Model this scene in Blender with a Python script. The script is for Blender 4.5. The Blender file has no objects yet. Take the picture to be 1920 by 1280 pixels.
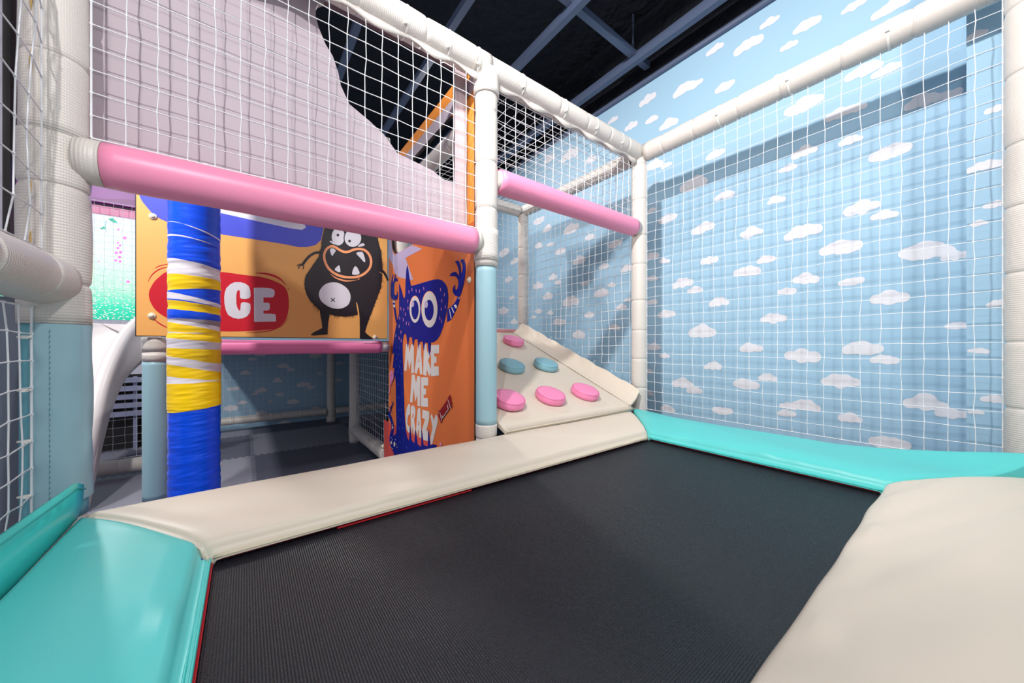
import bpy, math, random
from mathutils import Vector, noise
from mathutils.geometry import tessellate_polygon
C = bpy.context.scene.collection
PI = math.pi
random.seed(7)
# Heights in this script are measured from the trampoline pad top; everything is lifted by Z0 at the end so the floor is z = 0.
Z0 = 0.60
H = 0.454            # eye height above pad
F = 663.0            # focal length in pixels of the 1920 wide frame
CX, CY = 960.0, 648.0
# ------------------------------------------------------------------ camera
cd = bpy.data.cameras.new('camera'); cam = bpy.data.objects.new('camera', cd); C.objects.link(cam)
cd.sensor_width = 36; cd.lens = F/1920*36; cd.shift_y = 8/1920; cd.clip_start = 0.02
cam.location = (0, 0, H+Z0); cam.rotation_euler = (PI/2, 0, math.radians(-37))
bpy.context.scene.camera = cam
# ------------------------------------------------------------------ world, exposure, lights
sc = bpy.context.scene
sc.view_settings.view_transform = 'Standard'; sc.view_settings.look = 'None'
sc.view_settings.exposure = 0.2; sc.view_settings.gamma = 1; sc.view_settings.use_curve_mapping = False
w = bpy.data.worlds.new('world'); sc.world = w; w.use_nodes = True
bg = w.node_tree.nodes['Background']; bg.inputs[0].default_value = (0.93, 0.94, 1.0, 1); bg.inputs[1].default_value = 0.54
def lamp(name, loc, power, size, col=(1, 1, 1), target=None):
    l = bpy.data.lights.new(name, 'AREA'); l.shape = 'DISK'; l.size = size; l.energy = power; l.color = col
    o = bpy.data.objects.new(name, l); C.objects.link(o); o.location = (loc[0], loc[1], loc[2]+Z0)
    t = Vector(target) if target else Vector((loc[0], loc[1], -1))
    d = t-Vector(loc); o.rotation_euler = d.to_track_quat('-Z', 'Y').to_euler(); return o
def spot(name, loc, power, ang, target, col=(1, 1, 1), rad=.05):
    l = bpy.data.lights.new(name, 'SPOT'); l.energy = power; l.spot_size = math.radians(ang); l.spot_blend = 1; l.shadow_soft_size = rad; l.color = col
    o = bpy.data.objects.new(name, l); C.objects.link(o); o.location = (loc[0], loc[1], loc[2]+Z0)
    o.rotation_euler = (Vector(target)-Vector(loc)).to_track_quat('-Z', 'Y').to_euler(); return o
spot('track_spot', (-.15, .62, 2.40), 275, 106, (2.7, 1.0, 1.25), (1, .98, .96))
lamp('unseen_lamp', (-.35, -.15, 2.0), 17, .035, (1, .97, .95), (.3, 1.5, .9))
lamp('unseen_lamp', (.9, -.9, 2.62), 30, .16, (1, .97, .94), (.6, 1.2, .2))  # unseen key lamp added behind the camera for general brightness
lamp('unseen_lamp', (1.5, 3.3, 2.6), 20, .14, (1, .97, .95), (1.6, 2.2, .3))  # unseen lamp added to light the far climbing bay
spot('track_spot', (-1.05, 4.2, 2.4), 150, 75, (-.3, 1.7, 0), (1, .98, .97), .05)
spot('track_spot', (-.95, 1.66, 2.25), 190, 85, (.05, 2.7, .75), (1, .97, .93), .05)
lamp('unseen_lamp', (-1.5, 2.9, 2.6), 42, .2, (1, .98, .98), (-1.0, 4.6, .4))  # unseen lamp added to brighten the slide and the lavender wall
# ------------------------------------------------------------------ helpers: photo measurement
def ray(px, py):
    u = (px-CX)/F; return Vector((.6018+.7986*u, .7986-.6018*u, (CY-py)/F))
def hitx(px, py, X):
    r = ray(px, py); t = X/r.x; return Vector((X, r.y*t, H+r.z*t))
def hity(px, py, Y):
    r = ray(px, py); t = Y/r.y; return Vector((r.x*t, Y, H+r.z*t))
def hitz(px, py, Z):
    r = ray(px, py); t = (Z-H)/r.z; return Vector((r.x*t, r.y*t, Z))
# ------------------------------------------------------------------ materials
def lin(c):
    c = c/255; return c/12.92 if c <= .04045 else ((c+.055)/1.055)**2.4
def rgb(r, g, b): return (lin(r), lin(g), lin(b), 1)
MATS = {}
def mat(name, col, rough=.5, spec=.5, metal=0, bump=None, coat=0):
    m = bpy.data.materials.new(name); m.use_nodes = True; nt = m.node_tree; b = nt.nodes['Principled BSDF']
    b.inputs['Base Color'].default_value = rgb(*col); b.inputs['Roughness'].default_value = rough
    b.inputs['Specular IOR Level'].default_value = spec; b.inputs['Metallic'].default_value = metal
    b.inputs['Coat Weight'].default_value = coat; b.inputs['Coat Roughness'].default_value = .15
    if bump:
        kind, scale, strength, dist = bump
        bp = nt.nodes.new('ShaderNodeBump'); bp.inputs['Strength'].default_value = strength; bp.inputs['Distance'].default_value = dist
        tc = nt.nodes.new('ShaderNodeTexCoord')
        if kind == 'noise':
            n = nt.nodes.new('ShaderNodeTexNoise'); n.inputs['Scale'].default_value = scale; n.inputs['Detail'].default_value = 3
            nt.links.new(tc.outputs['Object'], n.inputs['Vector']); nt.links.new(n.outputs['Fac'], bp.inputs['Height'])
        elif kind == 'strap':      # many thin tape edges running round a column
            mp = nt.nodes.new('ShaderNodeMapping'); mp.inputs['Scale'].default_value = (4, 4, 130)
            n = nt.nodes.new('ShaderNodeTexNoise'); n.inputs['Scale'].default_value = scale; n.inputs['Detail'].default_value = 4
            nt.links.new(tc.outputs['Object'], mp.inputs['Vector']); nt.links.new(mp.outputs[0], n.inputs['Vector']); nt.links.new(n.outputs['Fac'], bp.inputs['Height'])
        else:                      # 'weave': ribs from the UV map, which is in metres
            sp = nt.nodes.new('ShaderNodeSeparateXYZ'); nt.links.new(tc.outputs['UV'], sp.inputs[0])
            outs = []
            for ax, per, amp in (('X', scale[0], scale[2]), ('Y', scale[1], scale[3])):
                a = nt.nodes.new('ShaderNodeMath'); a.operation = 'MULTIPLY'; a.inputs[1].default_value = 2*PI/per; nt.links.new(sp.outputs[ax], a.inputs[0])
                s = nt.nodes.new('ShaderNodeMath'); s.operation = 'SINE'; nt.links.new(a.outputs[0], s.inputs[0])
                q = nt.nodes.new('ShaderNodeMath'); q.operation = 'MULTIPLY'; q.inputs[1].default_value = amp; nt.links.new(s.outputs[0], q.inputs[0]); outs.append(q)
            ad = nt.nodes.new('ShaderNodeMath'); ad.operation = 'ADD'; nt.links.new(outs[0].outputs[0], ad.inputs[0]); nt.links.new(outs[1].outputs[0], ad.inputs[1])
            nt.links.new(ad.outputs[0], bp.inputs['Height'])
        nt.links.new(bp.outputs[0], b.inputs['Normal'])
    MATS[name] = m; return m
foam = mat('white_woven_foam', (212, 205, 198), .38, .5, bump=('weave', (.0048, .0075, .45, 1.0), .3, .0011))
foamtie = mat('white_tie', (238, 234, 226), .35)
cordm = mat('white_cord', (228, 230, 234), .6)
pinkv = mat('pink_vinyl', (243, 146, 182), .38, .5, bump=('noise', 60, .1, .001))
pinkd = mat('pink_vinyl_plain', (236, 128, 176), .4)
cream = mat('cream_vinyl', (215, 203, 187), .46, .45, bump=('noise', 9, .25, .004))
creamh = mat('cream_hem', (205, 196, 172), .5)
teal = mat('teal_vinyl', (88, 200, 197), .42, .5, bump=('noise', 8, .2, .004))
tealh = mat('teal_hem', (60, 190, 184), .45)
blues = mat('pale_blue_vinyl', (152, 189, 200), .45, .5, bump=('noise', 12, .2, .004))
blue_shade = mat('shaded_blue_vinyl', (104, 172, 186), .45, .4)  # same pale blue vinyl with shade put into the colour, for the left post
lilac = mat('lilac_board', (192, 179, 187), .6, .3)
lilace = mat('lilac_board_edge', (110, 92, 98), .6)
black = mat('black_edge', (28, 24, 24), .6)
red = mat('red_strap', (190, 30, 40), .5)
steel = mat('dark_steel', (40, 44, 52), .5, .5, .3)
capm = mat('cream_bolt_cap', (232, 220, 196), .35)
wallb = mat('sky_blue_wallpaper', (162, 198, 221), .55, .3)
cloudm = mat('white_cloud_print', (228, 226, 232), .55, .3)
ceilm = mat('black_ceiling', (24, 27, 36), .8, .3, bump=('noise', 9, 1.0, .05))
beamm = mat('dark_blue_steel', (80, 92, 118), .5, .4)
slidem = mat('white_plastic', (240, 234, 234), .3, .5)
wallw = mat('pale_lavender_wall', (214, 212, 226), .5)
floor_dark = None
# ------------------------------------------------------------------ mesh builder
class MB:
    def __init__(s): s.v = []; s.f = []; s.m = []; s.uv = []; s.mats = []; s.sm = []
    def mi(s, m):
        if m not in s.mats: s.mats.append(m)
        return s.mats.index(m)
    def face(s, idx, m, uv=None, smooth=False):
        s.f.append(tuple(idx)); s.m.append(s.mi(m)); s.uv.append(uv); s.sm.append(smooth)
    def add(s, pts):
        n = len(s.v); s.v += [Vector(p) for p in pts]; return n
    def box(s, a, b, m):
        x0, y0, z0 = a; x1, y1, z1 = b
        n = s.add([(x0, y0, z0), (x1, y0, z0), (x1, y1, z0), (x0, y1, z0), (x0, y0, z1), (x1, y0, z1), (x1, y1, z1), (x0, y1, z1)])
        for q in ((0, 3, 2, 1), (4, 5, 6, 7), (0, 1, 5, 4), (1, 2, 6, 5), (2, 3, 7, 6), (3, 0, 4, 7)):
            s.face([n+i for i in q], m, smooth=False)
    def rings(s, rings, m, closed=True, cap=True, uvs=None, smooth=True, loop=False):
        k = len(rings[0]); ns = [s.add(r) for r in rings]
        R = len(rings)
        for i in range(R if loop else R-1):
            a, b = ns[i], ns[(i+1) % R]
            for j in range(k if closed else k-1):
                j2 = (j+1) % k
                uv = None
                if uvs: uv = [(j*uvs[0], uvs[1][i]), ((j+1)*uvs[0], uvs[1][i]), ((j+1)*uvs[0], uvs[1][i+1]), (j*uvs[0], uvs[1][i+1])]
                s.face((a+j, a+j2, b+j2, b+j), m, uv, smooth)
        if cap and closed and not loop:
            s.face([ns[0]+j for j in range(k)][::-1], m); s.face([ns[-1]+j for j in range(k)], m)
    def tube(s, pts, r, m, seg=8, cap=True, smooth=True, uv=False):
        pts = [Vector(p) for p in pts]; rr = r if isinstance(r, (list, tuple)) else [r]*len(pts)
        t0 = (pts[1]-pts[0]).normalized(); up = Vector((0, 0, 1)) if abs(t0.z) < .9 else Vector((1, 0, 0))
        a = t0.cross(up).normalized(); rings = []; L = [0]
        for i, p in enumerate(pts):
            t = (pts[min(i+1, len(pts)-1)]-pts[max(i-1, 0)]).normalized()
            a = (a-t*a.dot(t)).normalized(); b = t.cross(a)
            rings.append([p+(a*math.cos(q*2*PI/seg)+b*math.sin(q*2*PI/seg))*rr[i] for q in range(seg)])
            if i: L.append(L[-1]+(p-pts[i-1]).length)
        s.rings(rings, m, cap=cap, smooth=smooth, uvs=(2*PI*rr[0]/seg, L) if uv else None)
    def prism(s, loops, n, depth, m, side=None):
        """flat polygon (with holes) in 3D extruded by depth along n"""
        n = Vector(n); side = side or m
        flat = [Vector(p) for l in loops for p in l]; k = len(flat)
        tri = tessellate_polygon([[Vector(p) for p in l] for l in loops])
        a = s.add(flat)
        for t in tri: s.face([a+i for i in t], m)
        if depth:
            b = s.add([p+n*depth for p in flat])
            for t in tri: s.face([b+i for i in reversed(t)], m)
            o = 0
            for l in loops:
                K = len(l)
                for i in range(K): s.face((a+o+i, a+o+(i+1) % K, b+o+(i+1) % K, b+o+i), side)
                o += K
    def build(s, name, parent=None, **props):
        me = bpy.data.meshes.new(name); me.from_pydata([tuple(p) for p in s.v], [], s.f)
        for m in s.mats: me.materials.append(m)
        for p, mi, sm in zip(me.polygons, s.m, s.sm): p.material_index = mi; p.use_smooth = sm
        if any(u for u in s.uv):
            lay = me.uv_layers.new(name='UVMap')
            for p, u in zip(me.polygons, s.uv):
                if u:
                    for li, c in zip(p.loop_indices, u): lay.data[li].uv = c
        me.update()
        o = bpy.data.objects.new(name, me); C.objects.link(o)
        if parent: o.parent = parent
        for k, v in props.items(): o[k] = v
        return o
def thing(name, label, cat, group=None):
    o = bpy.data.objects.new(name, None); C.objects.link(o); o['label'] = label; o['category'] = cat; o.empty_display_size = .05
    if group: o['group'] = group
    return o
def smooth(pts, n=5, closed=True):
    out = []; K = len(pts)
    for i in range(K if closed else K-1):
        p = [pts[(i+j) % K] if closed else pts[min(max(i+j, 0), K-1)] for j in (-1, 0, 1, 2)]
        for q in range(n):
            t = q/n
            out.append(tuple(.5*((2*p[1][a])+(-p[0][a]+p[2][a])*t+(2*p[0][a]-5*p[1][a]+4*p[2][a]-p[3][a])*t*t+(-p[0][a]+3*p[1][a]-3*p[2][a]+p[3][a])*t**3) for a in range(2)))
    if not closed: out.append(tuple(pts[-1]))
    return out
def stroke(pts, wd, taper=False, n=4):
    p = smooth(pts, n, False) if len(pts) > 2 else pts
    L, R = [], []; K = len(p)
    for i in range(K):
        a = p[max(i-1, 0)]; b = p[min(i+1, K-1)]; dx, dy = b[0]-a[0], b[1]-a[1]; l = math.hypot(dx, dy) or 1
        h = wd/2*(math.sin(PI*(i+.25)/(K-.5)) if taper else 1)
        L.append((p[i][0]-dy/l*h, p[i][1]+dx/l*h)); R.append((p[i][0]+dy/l*h, p[i][1]-dx/l*h))
    return L+R[::-1]
def ell(cx, cy, rx, ry, n=28): return [(cx+rx*math.cos(2*PI*i/n), cy+ry*math.sin(2*PI*i/n)) for i in range(n)]
# ------------------------------------------------------------------ padded tubes
def foam_geo(mb, p0, p1, r, m=foam, joint=.24, seed=0, seg=28, plain=False):
    p0, p1 = Vector(p0), Vector(p1); L = (p1-p0).length; t = (p1-p0)/L
    rnd = random.Random(seed); js = []; q = rnd.uniform(.08, joint)
    while q < L-.04 and not plain: js.append(q); q += joint*rnd.uniform(.8, 1.15)
    st = sorted(set([0, L]+[i*.03 for i in range(1, int(L/.03)+1) if i*.03 < L-.01]+[round(j+d, 4) for j in js for d in (-.022, -.012, -.006, -.003, 0, .003, .006, .012, .022) if 0 < j+d < L]))
    up = Vector((0, 0, 1)) if abs(t.z) < .9 else Vector((1, 0, 0)); a = t.cross(up).normalized(); b = t.cross(a)
    rings = []
    for s_ in st:
        f = 1.0
        for j in js:
            f -= .075*math.exp(-((s_-j)/.005)**2)+.022*math.exp(-((s_-j)/.02)**2)
        ring = []
        for i in range(seg):
            an = 2*PI*i/seg; d = a*math.cos(an)+b*math.sin(an); p = p0+t*s_
            nz = noise.noise((p+d*r)*7+Vector((seed, 0, 0)))*.0022 if not plain else noise.noise((p+d*r)*6)*.0006
            ring.append(p+d*(r*f+nz))
        rings.append(ring)
    if not plain:
        for e, off in ((0, .004), (-1, -.004)):
            pass
    mb.rings(rings, m, uvs=(2*PI*r/seg, st))
def ring_geo(mb, p, t, r, m=foamtie, w_=.004):
    p = Vector(p); t = Vector(t).normalized(); up = Vector((0, 0, 1)) if abs(t.z) < .9 else Vector((1, 0, 0)); a = t.cross(up).normalized(); b = t.cross(a)
    prof = [(-w_, 0), (-w_*.7, .0016), (w_*.7, .0016), (w_, 0)]
    rings = [[p+t*x+(a*math.cos(i*PI/12)+b*math.sin(i*PI/12))*(r+y) for i in range(24)] for x, y in prof]
    mb.rings(rings, m, cap=False)
def tie(parent, p, t, r, headdir):
    mb = MB(); ring_geo(mb, p, t, r); band = mb.build('cable_tie', parent); mb = MB()
    h = Vector(headdir).normalized(); q = Vector(p)+h*(r+.004)
    mb.tube([q-Vector(t).normalized()*.006, q+Vector(t).normalized()*.006], .006, foamtie, 8)
    mb.build('tie_head', band); return band
def beam(label, p0, p1, r=.06, m=foam, ties=(), head=(0, -1, -.3), name='padded_beam', cat='padded bar', group=None, seed=1, collars=None, plain=False):
    t = thing(name, label, cat, group or 'white padded tubes of the play frame'); mb = MB()
    foam_geo(mb, p0, p1, r, m, seed=seed, plain=plain); mb.build('foam_sleeve' if m is foam else 'vinyl_sleeve', t)
    p0, p1 = Vector(p0), Vector(p1); d = (p1-p0)
    for f in ties: tie(t, p0+d*f, d, r, head)
    if collars:
        for f0, f1, rr in collars:
            c = MB(); foam_geo(c, p0+d*f0, p0+d*f1, rr, foam, seed=seed+3, joint=9); c.build('foam_collar', t)
    return t
def post(label, x, y, secs, ties=(), seed=1, group=None, lean=(0, 0)):
    t = thing('padded_post', label, 'post', group or 'padded posts of the play frame')
    for i, (z0, z1, r, kind) in enumerate(secs):
        mb = MB()
        if kind == 'foam': foam_geo(mb, (x, y, z0), (x, y, z1), r, foam, seed=seed+i*5); mb.build('foam_sleeve', t)
        elif kind == 'collar': foam_geo(mb, (x, y, z0), (x, y, z1), r, foam, seed=seed+i, joint=9); mb.build('foam_collar', t)
        else: foam_geo(mb, (x, y, z0), (x, y, z1), r, blues if seed != 11 else blue_shade, seed=seed, plain=True); mb.build('vinyl_sleeve', t, label='pale blue vinyl sleeve')
    for z in ties: tie(t, (x, y, z), (0, 0, 1), .055, (-.6, -.8, 0))
    return t
# ------------------------------------------------------------------ nets
def net(label, o, u, v, U, V, cell=.0645, r=.0017, jit=.006, sag=.02, seed=3, name='safety_net', border=True, keep=None, group=None):
    """o corner, u and v unit directions, U and V extents in metres"""
    rnd = random.Random(seed); o = Vector(o); u = Vector(u); v = Vector(v); n = u.cross(v)
    nu = max(1, round(U/cell)); nv = max(1, round(V/cell)); P = {}
    for i in range(nu+1):
        for j in range(nv+1):
            e = 0 if i in (0, nu) or j in (0, nv) else 1
            a = i*U/nu+rnd.uniform(-jit, jit)*e*.5; b = j*V/nv+rnd.uniform(-jit, jit)*.4*e
            b -= e*sag*.5*math.sin(PI*i/nu)*(1-j/nv) if abs(v.z) > .5 else 0
            w_ = noise.noise(Vector((a*2.5, b*2.5, seed)))*sag*e
            P[i, j] = o+u*a+v*b+n*w_
    mb = MB()
    def cord(pts, rr):
        q = []; rad = []
        for i in range(len(pts)-1):
            a, b = pts[i], pts[i+1]
            q += [a, a.lerp(b, .07), a.lerp(b, .93)]; rad += [rr*1.7, rr, rr]
        q.append(pts[-1]); rad.append(rr*1.6)
        mb.tube(q, rad, cordm, 5, cap=False)
    ok = keep or (lambda p: True)
    def runs(seq):
        cur = []
        for p in seq:
            if ok(p): cur.append(p)
            else:
                if len(cur) > 1: yield cur
                cur = []
        if len(cur) > 1: yield cur
    for i in range(nu+1):
        for c_ in runs([P[i, j] for j in range(nv+1)]): cord(c_, r*(1.5 if border and i in (0, nu) else 1))
    for j in range(nv+1):
        for c_ in runs([P[i, j] for i in range(nu+1)]): cord(c_, r*(1.5 if border and j in (0, nv) else 1))
    ob = mb.build(name); ob['label'] = label; ob['category'] = 'net'
    ob['group'] = group or 'white safety nets of the play frame'
    return ob
#@@SETTING
# ------------------------------------------------------------------ the setting
XW, YW = 2.70, 5.70
def cloud_outline(wd, seed):
    r = random.Random(seed); k = r.choice((3, 4, 4, 5)); lobes = []
    for i in range(k):
        f = (i+.5)/k-.5; rad = wd*r.uniform(.145, .20)*(1.2-abs(f)*.9)
        lobes.append((f*wd*.84, r.uniform(-.03, .06)*wd+(.07-abs(f)*.2)*wd, rad))
    lobes.append((0, 0, wd*.15)); out = []
    for a in range(72):
        an = 2*PI*a/72; dx, dy = math.cos(an), math.sin(an); best = wd*.05
        for cx, cy, rad in lobes:
            bq = cx*dx+cy*dy; disc = bq*bq-(cx*cx+cy*cy-rad*rad)
            if disc >= 0: best = max(best, bq+math.sqrt(disc))
        lo = wd*.17/abs(dy) if dy < -.01 else 9
        out.append((dx*min(best, lo), dy*min(best, lo)))
    sm = out
    for _ in range(2): sm = [(sm[i][0]*.5+(sm[i-1][0]+sm[(i+1) % 72][0])*.25, sm[i][1]*.5+(sm[i-1][1]+sm[(i+1) % 72][1])*.25) for i in range(72)]
    return [(a*1.06, b*1.08) for a, b in sm]
def struct(mb, name): return mb.build(name, kind='structure')
RC = [(1282,168,40),(1303,160,30),(1359,164,36),(1214,188,33),(1403,85,52),(1340,93,33),(1149,226,17),(1183,238,25),(1222,225,22),(1253,234,33),(1512,50,52),(1479,87,35),(1600,14,48),(1670,15,75),(1443,43,35),(1462,150,50),
(1068,292,30),(1030,299,20),(1107,300,20),(1225,312,34),(1250,310,20),(1341,290,33),(1620,135,70),(1661,133,55),(1507,200,70),(1573,215,55),(1605,205,45),(1735,190,80),(1775,180,60),(1509,285,52),(1478,317,34),(1595,265,45),(1668,288,78),
(1455,376,35),(1617,393,72),(1658,405,52),(1504,437,70),(1575,467,75),(1735,474,100),(1790,482,60),(1510,525,52),(1475,547,34),(1595,529,48),(1667,561,78),(1795,612,50),(1450,600,50),
(1503,671,70),(1617,656,72),(1658,676,52),(1575,719,75),(1510,762,52),(1475,776,34),(1595,785,48),(1735,760,90),(1785,778,70),(1667,833,80),
(1010,415,20),(1026,430,17),(1071,430,28),(1010,461,15),(1032,459,12),(1050,473,19),(1086,490,24),(1105,446,18),(1132,500,20),(1154,459,24),(1174,505,24),(1037,521,17),(1046,530,13),(1009,537,19),(1096,532,15),(1147,535,16),(1027,557,17),(1127,550,26),(1070,566,30),(1010,584,14),(1032,587,12),(1001,595,9),(1105,591,18),(1049,605,22),(1165,576,18),(1178,562,14),(1152,615,20),(1085,630,24),(945,475,18),(965,490,14),(954,525,15),(960,559,9),(944,585,18),(964,604,12),
(1252,411,32),(1317,430,44),(1222,395,16),(1222,480,26),(1246,490,20),(1280,533,38),(1303,545,28),(1222,523,22),(1222,567,20),(1250,590,32),(1317,625,48),(1330,490,34),(1358,367,36),(1408,438,42),(1300,348,50),(1348,568,37),(1399,510,50),(1280,721,38),(1302,733,28),(1226,652,26),(1246,668,20),(1408,654,42),(1336,688,33),(1398,722,50),(1438,709,34),(1354,771,38),(1252,768,28),(1216,696,16),(1217,738,16),(1436,488,34),(1477,763,34)]
mb = MB(); mb.box((XW, -1.2, -.6), (XW+.1, YW+.1, 2.66), wallb)
for i, (px, py, w_) in enumerate(RC):
    c = hitx(px, py, XW-.0012-.0001*(i % 4)); wd = abs(hitx(px-w_/2, py, XW).y-hitx(px+w_/2, py, XW).y)*1.08
    mb.prism([[c+Vector((0, -x, z)) for x, z in cloud_outline(wd, i+3)]], (1, 0, 0), 0, cloudm)
struct(mb, 'wall_right')
XP = 2.42
mb = MB(); yp = hitx(1812, 400, XP).y; mb.box((XP, -1.2, -.6), (XW-.002, yp, 2.66), wallb)
for i, (px, py, w_) in enumerate([(1832,66,40),(1870,205,50),(1845,312,66),(1835,420,34),(1865,385,44),(1872,570,44),(1834,658,40),(1865,750,50),(1830,773,30)]):
    c = hitx(px, py, XP-.0012-.0001*(i % 3)); wd = abs(hitx(px-w_/2, py, XP).y-hitx(px+w_/2, py, XP).y)*1.1
    mb.prism([[c+Vector((0, -x, z)) for x, z in cloud_outline(wd, i+103) if c.y-x < yp]], (1, 0, 0), 0, cloudm)
struct(mb, 'wall_pillar')
mb = MB(); mb.box((-.62, YW, -.6), (XW-.002, YW+.1, 2.66), wallb)
for i, (x, y, w_) in enumerate([(570,160,145),(470,215,105),(1225,180,165),(840,300,150),(930,340,100),(385,380,135),(770,475,125),(1080,525,170),(1165,555,110),(240,570,155),(570,595,160),(500,630,80),(795,640,110),(685,720,60),(950,730,150),(350,740,120),(205,810,200),(575,860,150),(850,985,150),(1510,265,100),(1500,470,120),(1280,385,80),(1235,805,110)]):
    px, py = 400+x*.15625, 640+y*.15625; w_ *= .15625
    c = hity(px, py, YW-.0012-.0001*(i % 3)); wd = abs(hity(px-w_/2, py, YW).x-hity(px+w_/2, py, YW).x)
    mb.prism([[c+Vector((a, 0, z)) for a, z in cloud_outline(wd, i+50)]], (0, 1, 0), 0, cloudm)
struct(mb, 'wall_back')
mb = MB(); mb.box((-2.7, 1.56, -.6), (-2.6, 5.29, 3.2), wallw); struct(mb, 'wall_light_block')  # unseen wall added to block world light coming from the far left
# dark tubular trim on top of the cloud walls
mb = MB(); mb.tube([(XW-.012, -1.2, 2.675), (XW-.012, YW-.05, 2.675)], .022, beamm, 12); struct(mb, 'trim_1')
# floor of interlocking foam mats
fm = bpy.data.materials.new('interlocking_grey_mats'); fm.use_nodes = True; nt = fm.node_tree; b = nt.nodes['Principled BSDF']; b.inputs['Roughness'].default_value = .6
geo = nt.nodes.new('ShaderNodeNewGeometry'); sp = nt.nodes.new('ShaderNodeSeparateXYZ'); nt.links.new(geo.outputs['Position'], sp.inputs[0])
def M_(op, a, bb=None):
    n = nt.nodes.new('ShaderNodeMath'); n.operation = op
    for i, q in enumerate((a, bb)):
        if q is None: continue
        if isinstance(q, (int, float)): n.inputs[i].default_value = q
        else: nt.links.new(q, n.inputs[i])
    return n.outputs[0]
def teeth(c): return M_('MULTIPLY', M_('GREATER_THAN', M_('FRACT', M_('MULTIPLY', c, 18.0)), .5), .03)
xx = M_('ADD', M_('SUBTRACT', sp.outputs['X'], .07-8), teeth(sp.outputs['Y'])); yy = M_('ADD', M_('SUBTRACT', sp.outputs['Y'], 4.22-8), teeth(sp.outputs['X']))
ck = M_('MODULO', M_('ADD', M_('FLOOR', xx), M_('FLOOR', yy)), 2.0)
mx = nt.nodes.new('ShaderNodeMix'); mx.data_type = 'RGBA'; mx.inputs[6].default_value = rgb(146, 146, 160); mx.inputs[7].default_value = rgb(96, 98, 114)
nt.links.new(ck, mx.inputs[0]); nt.links.new(mx.outputs[2], b.inputs['Base Color'])
mb = MB(); mb.box((-3.2, -1.6, -.7), (XW+.1, 7.2, -.6), fm); struct(mb, 'floor')
mb = MB(); mb.box((-3.2, -1.6, 3.25), (XW+.1, 7.2, 3.35), ceilm); struct(mb, 'ceiling')
mb = MB(); mb.box((XW+.001, -1.6, 2.6), (XW+.1, 7.2, 3.25), ceilm); struct(mb, 'trim_2')
mb = MB(); mb.box((-3.2, YW+.6, -.6), (XW+.1, YW+.7, 3.25), ceilm); struct(mb, 'trim_3')
# ceiling grid of steel bars: each bar is a separate length
g = 'black steel bars of the ceiling grid'
for i, (x, lab) in enumerate([(-1.17, 'long black steel ceiling bar furthest to the left'), (-.57, 'long black steel ceiling bar above the left post'), (.03, 'long black steel ceiling bar behind the lilac board'), (.63, 'grey steel ceiling bar seen high in the board cut-out'), (1.17, 'steel ceiling bar running down to the orange board top in the cut-out'), (1.77, 'long steel ceiling bar above the climbing ramp'), (2.48, 'long steel ceiling bar nearest the cloud wall')]):
    mb = MB(); mb.box((x-.023, -1.5, 2.70), (x+.023, 6.2, 2.75), beamm); mb.box((x-.004, -1.5, 2.75), (x+.004, 6.2, 2.79), beamm)
    o = mb.build('ceiling_bar'); o['label'] = lab; o['category'] = 'ceiling bar'; o['group'] = g
for i, (y, lab) in enumerate([(.3, 'cross bar of the ceiling grid above the camera side'), (1.67, 'cross bar of the ceiling grid over the far end of the trampoline'), (4.6, 'cross bar of the ceiling grid deep behind the climbing bay')]):
    mb = MB(); mb.box((-3.1, y-.024, 2.752), (XW-.03, y+.024, 2.80), beamm)
    o = mb.build('ceiling_bar'); o['label'] = lab; o['category'] = 'ceiling bar'; o['group'] = g
pc = hitz(1187, 118, 2.8)
mb = MB()
for k in range(9):
    z = 2.82+k*.045; a = (k % 2)*PI/2
    pts = [(pc.x+.008*math.cos(q)*math.cos(a), pc.y+.008*math.cos(q)*math.sin(a), z+.028*math.sin(q)) for q in [2*PI*i/10 for i in range(11)]]
    mb.tube(pts, .003, beamm, 5)
o = mb.build('hanging_chain'); o['label'] = 'thin steel chain holding the ceiling grid at a crossing'; o['category'] = 'chain'
#@@TRAMP
# ------------------------------------------------------------------ trampoline
X0, X1, Y0, Y1 = -.06, 1.69, .197, 1.05     # opening between the pads
tr = thing('trampoline', 'black mesh trampoline bed framed by four vinyl pads', 'trampoline')
bed = mat('black_mesh_bed', (19, 21, 29), .42, .5, bump=('weave', (.0045, .0045, 1, .6), .55, .0010))
nt = bed.node_tree; b = nt.nodes['Principled BSDF']
tc = nt.nodes.new('ShaderNodeTexCoord'); vo = nt.nodes.new('ShaderNodeTexNoise'); vo.inputs['Scale'].default_value = 420; vo.inputs['Detail'].default_value = 1
nt.links.new(tc.outputs['Object'], vo.inputs['Vector']); cr = nt.nodes.new('ShaderNodeMapRange'); cr.inputs[1].default_value = .35; cr.inputs[2].default_value = .7; cr.inputs[3].default_value = .28; cr.inputs[4].default_value = .62
nt.links.new(vo.outputs[0], cr.inputs[0]); nt.links.new(cr.outputs[0], b.inputs['Roughness'])
mb = MB(); rings = []; N = 40
xs = [X0-.04+(X1-X0+.08)*i/N for i in range(N+1)]; ys = [Y0-.04+(Y1-Y0+.08)*i/24 for i in range(25)]
idx = mb.add([(x, y, -.047-.012*math.sin(PI*(x-X0)/(X1-X0))*math.sin(PI*(y-Y0)/(Y1-Y0))) for x in xs for y in ys])
for i in range(N):
    for j in range(24):
        q = [idx+i*25+j, idx+(i+1)*25+j, idx+(i+1)*25+j+1, idx+i*25+j+1]; mb.face(q, bed, [(mb.v[k].x, mb.v[k].y) for k in q], True)
mb.build('mesh_bed', tr)
mb = MB()
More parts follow.
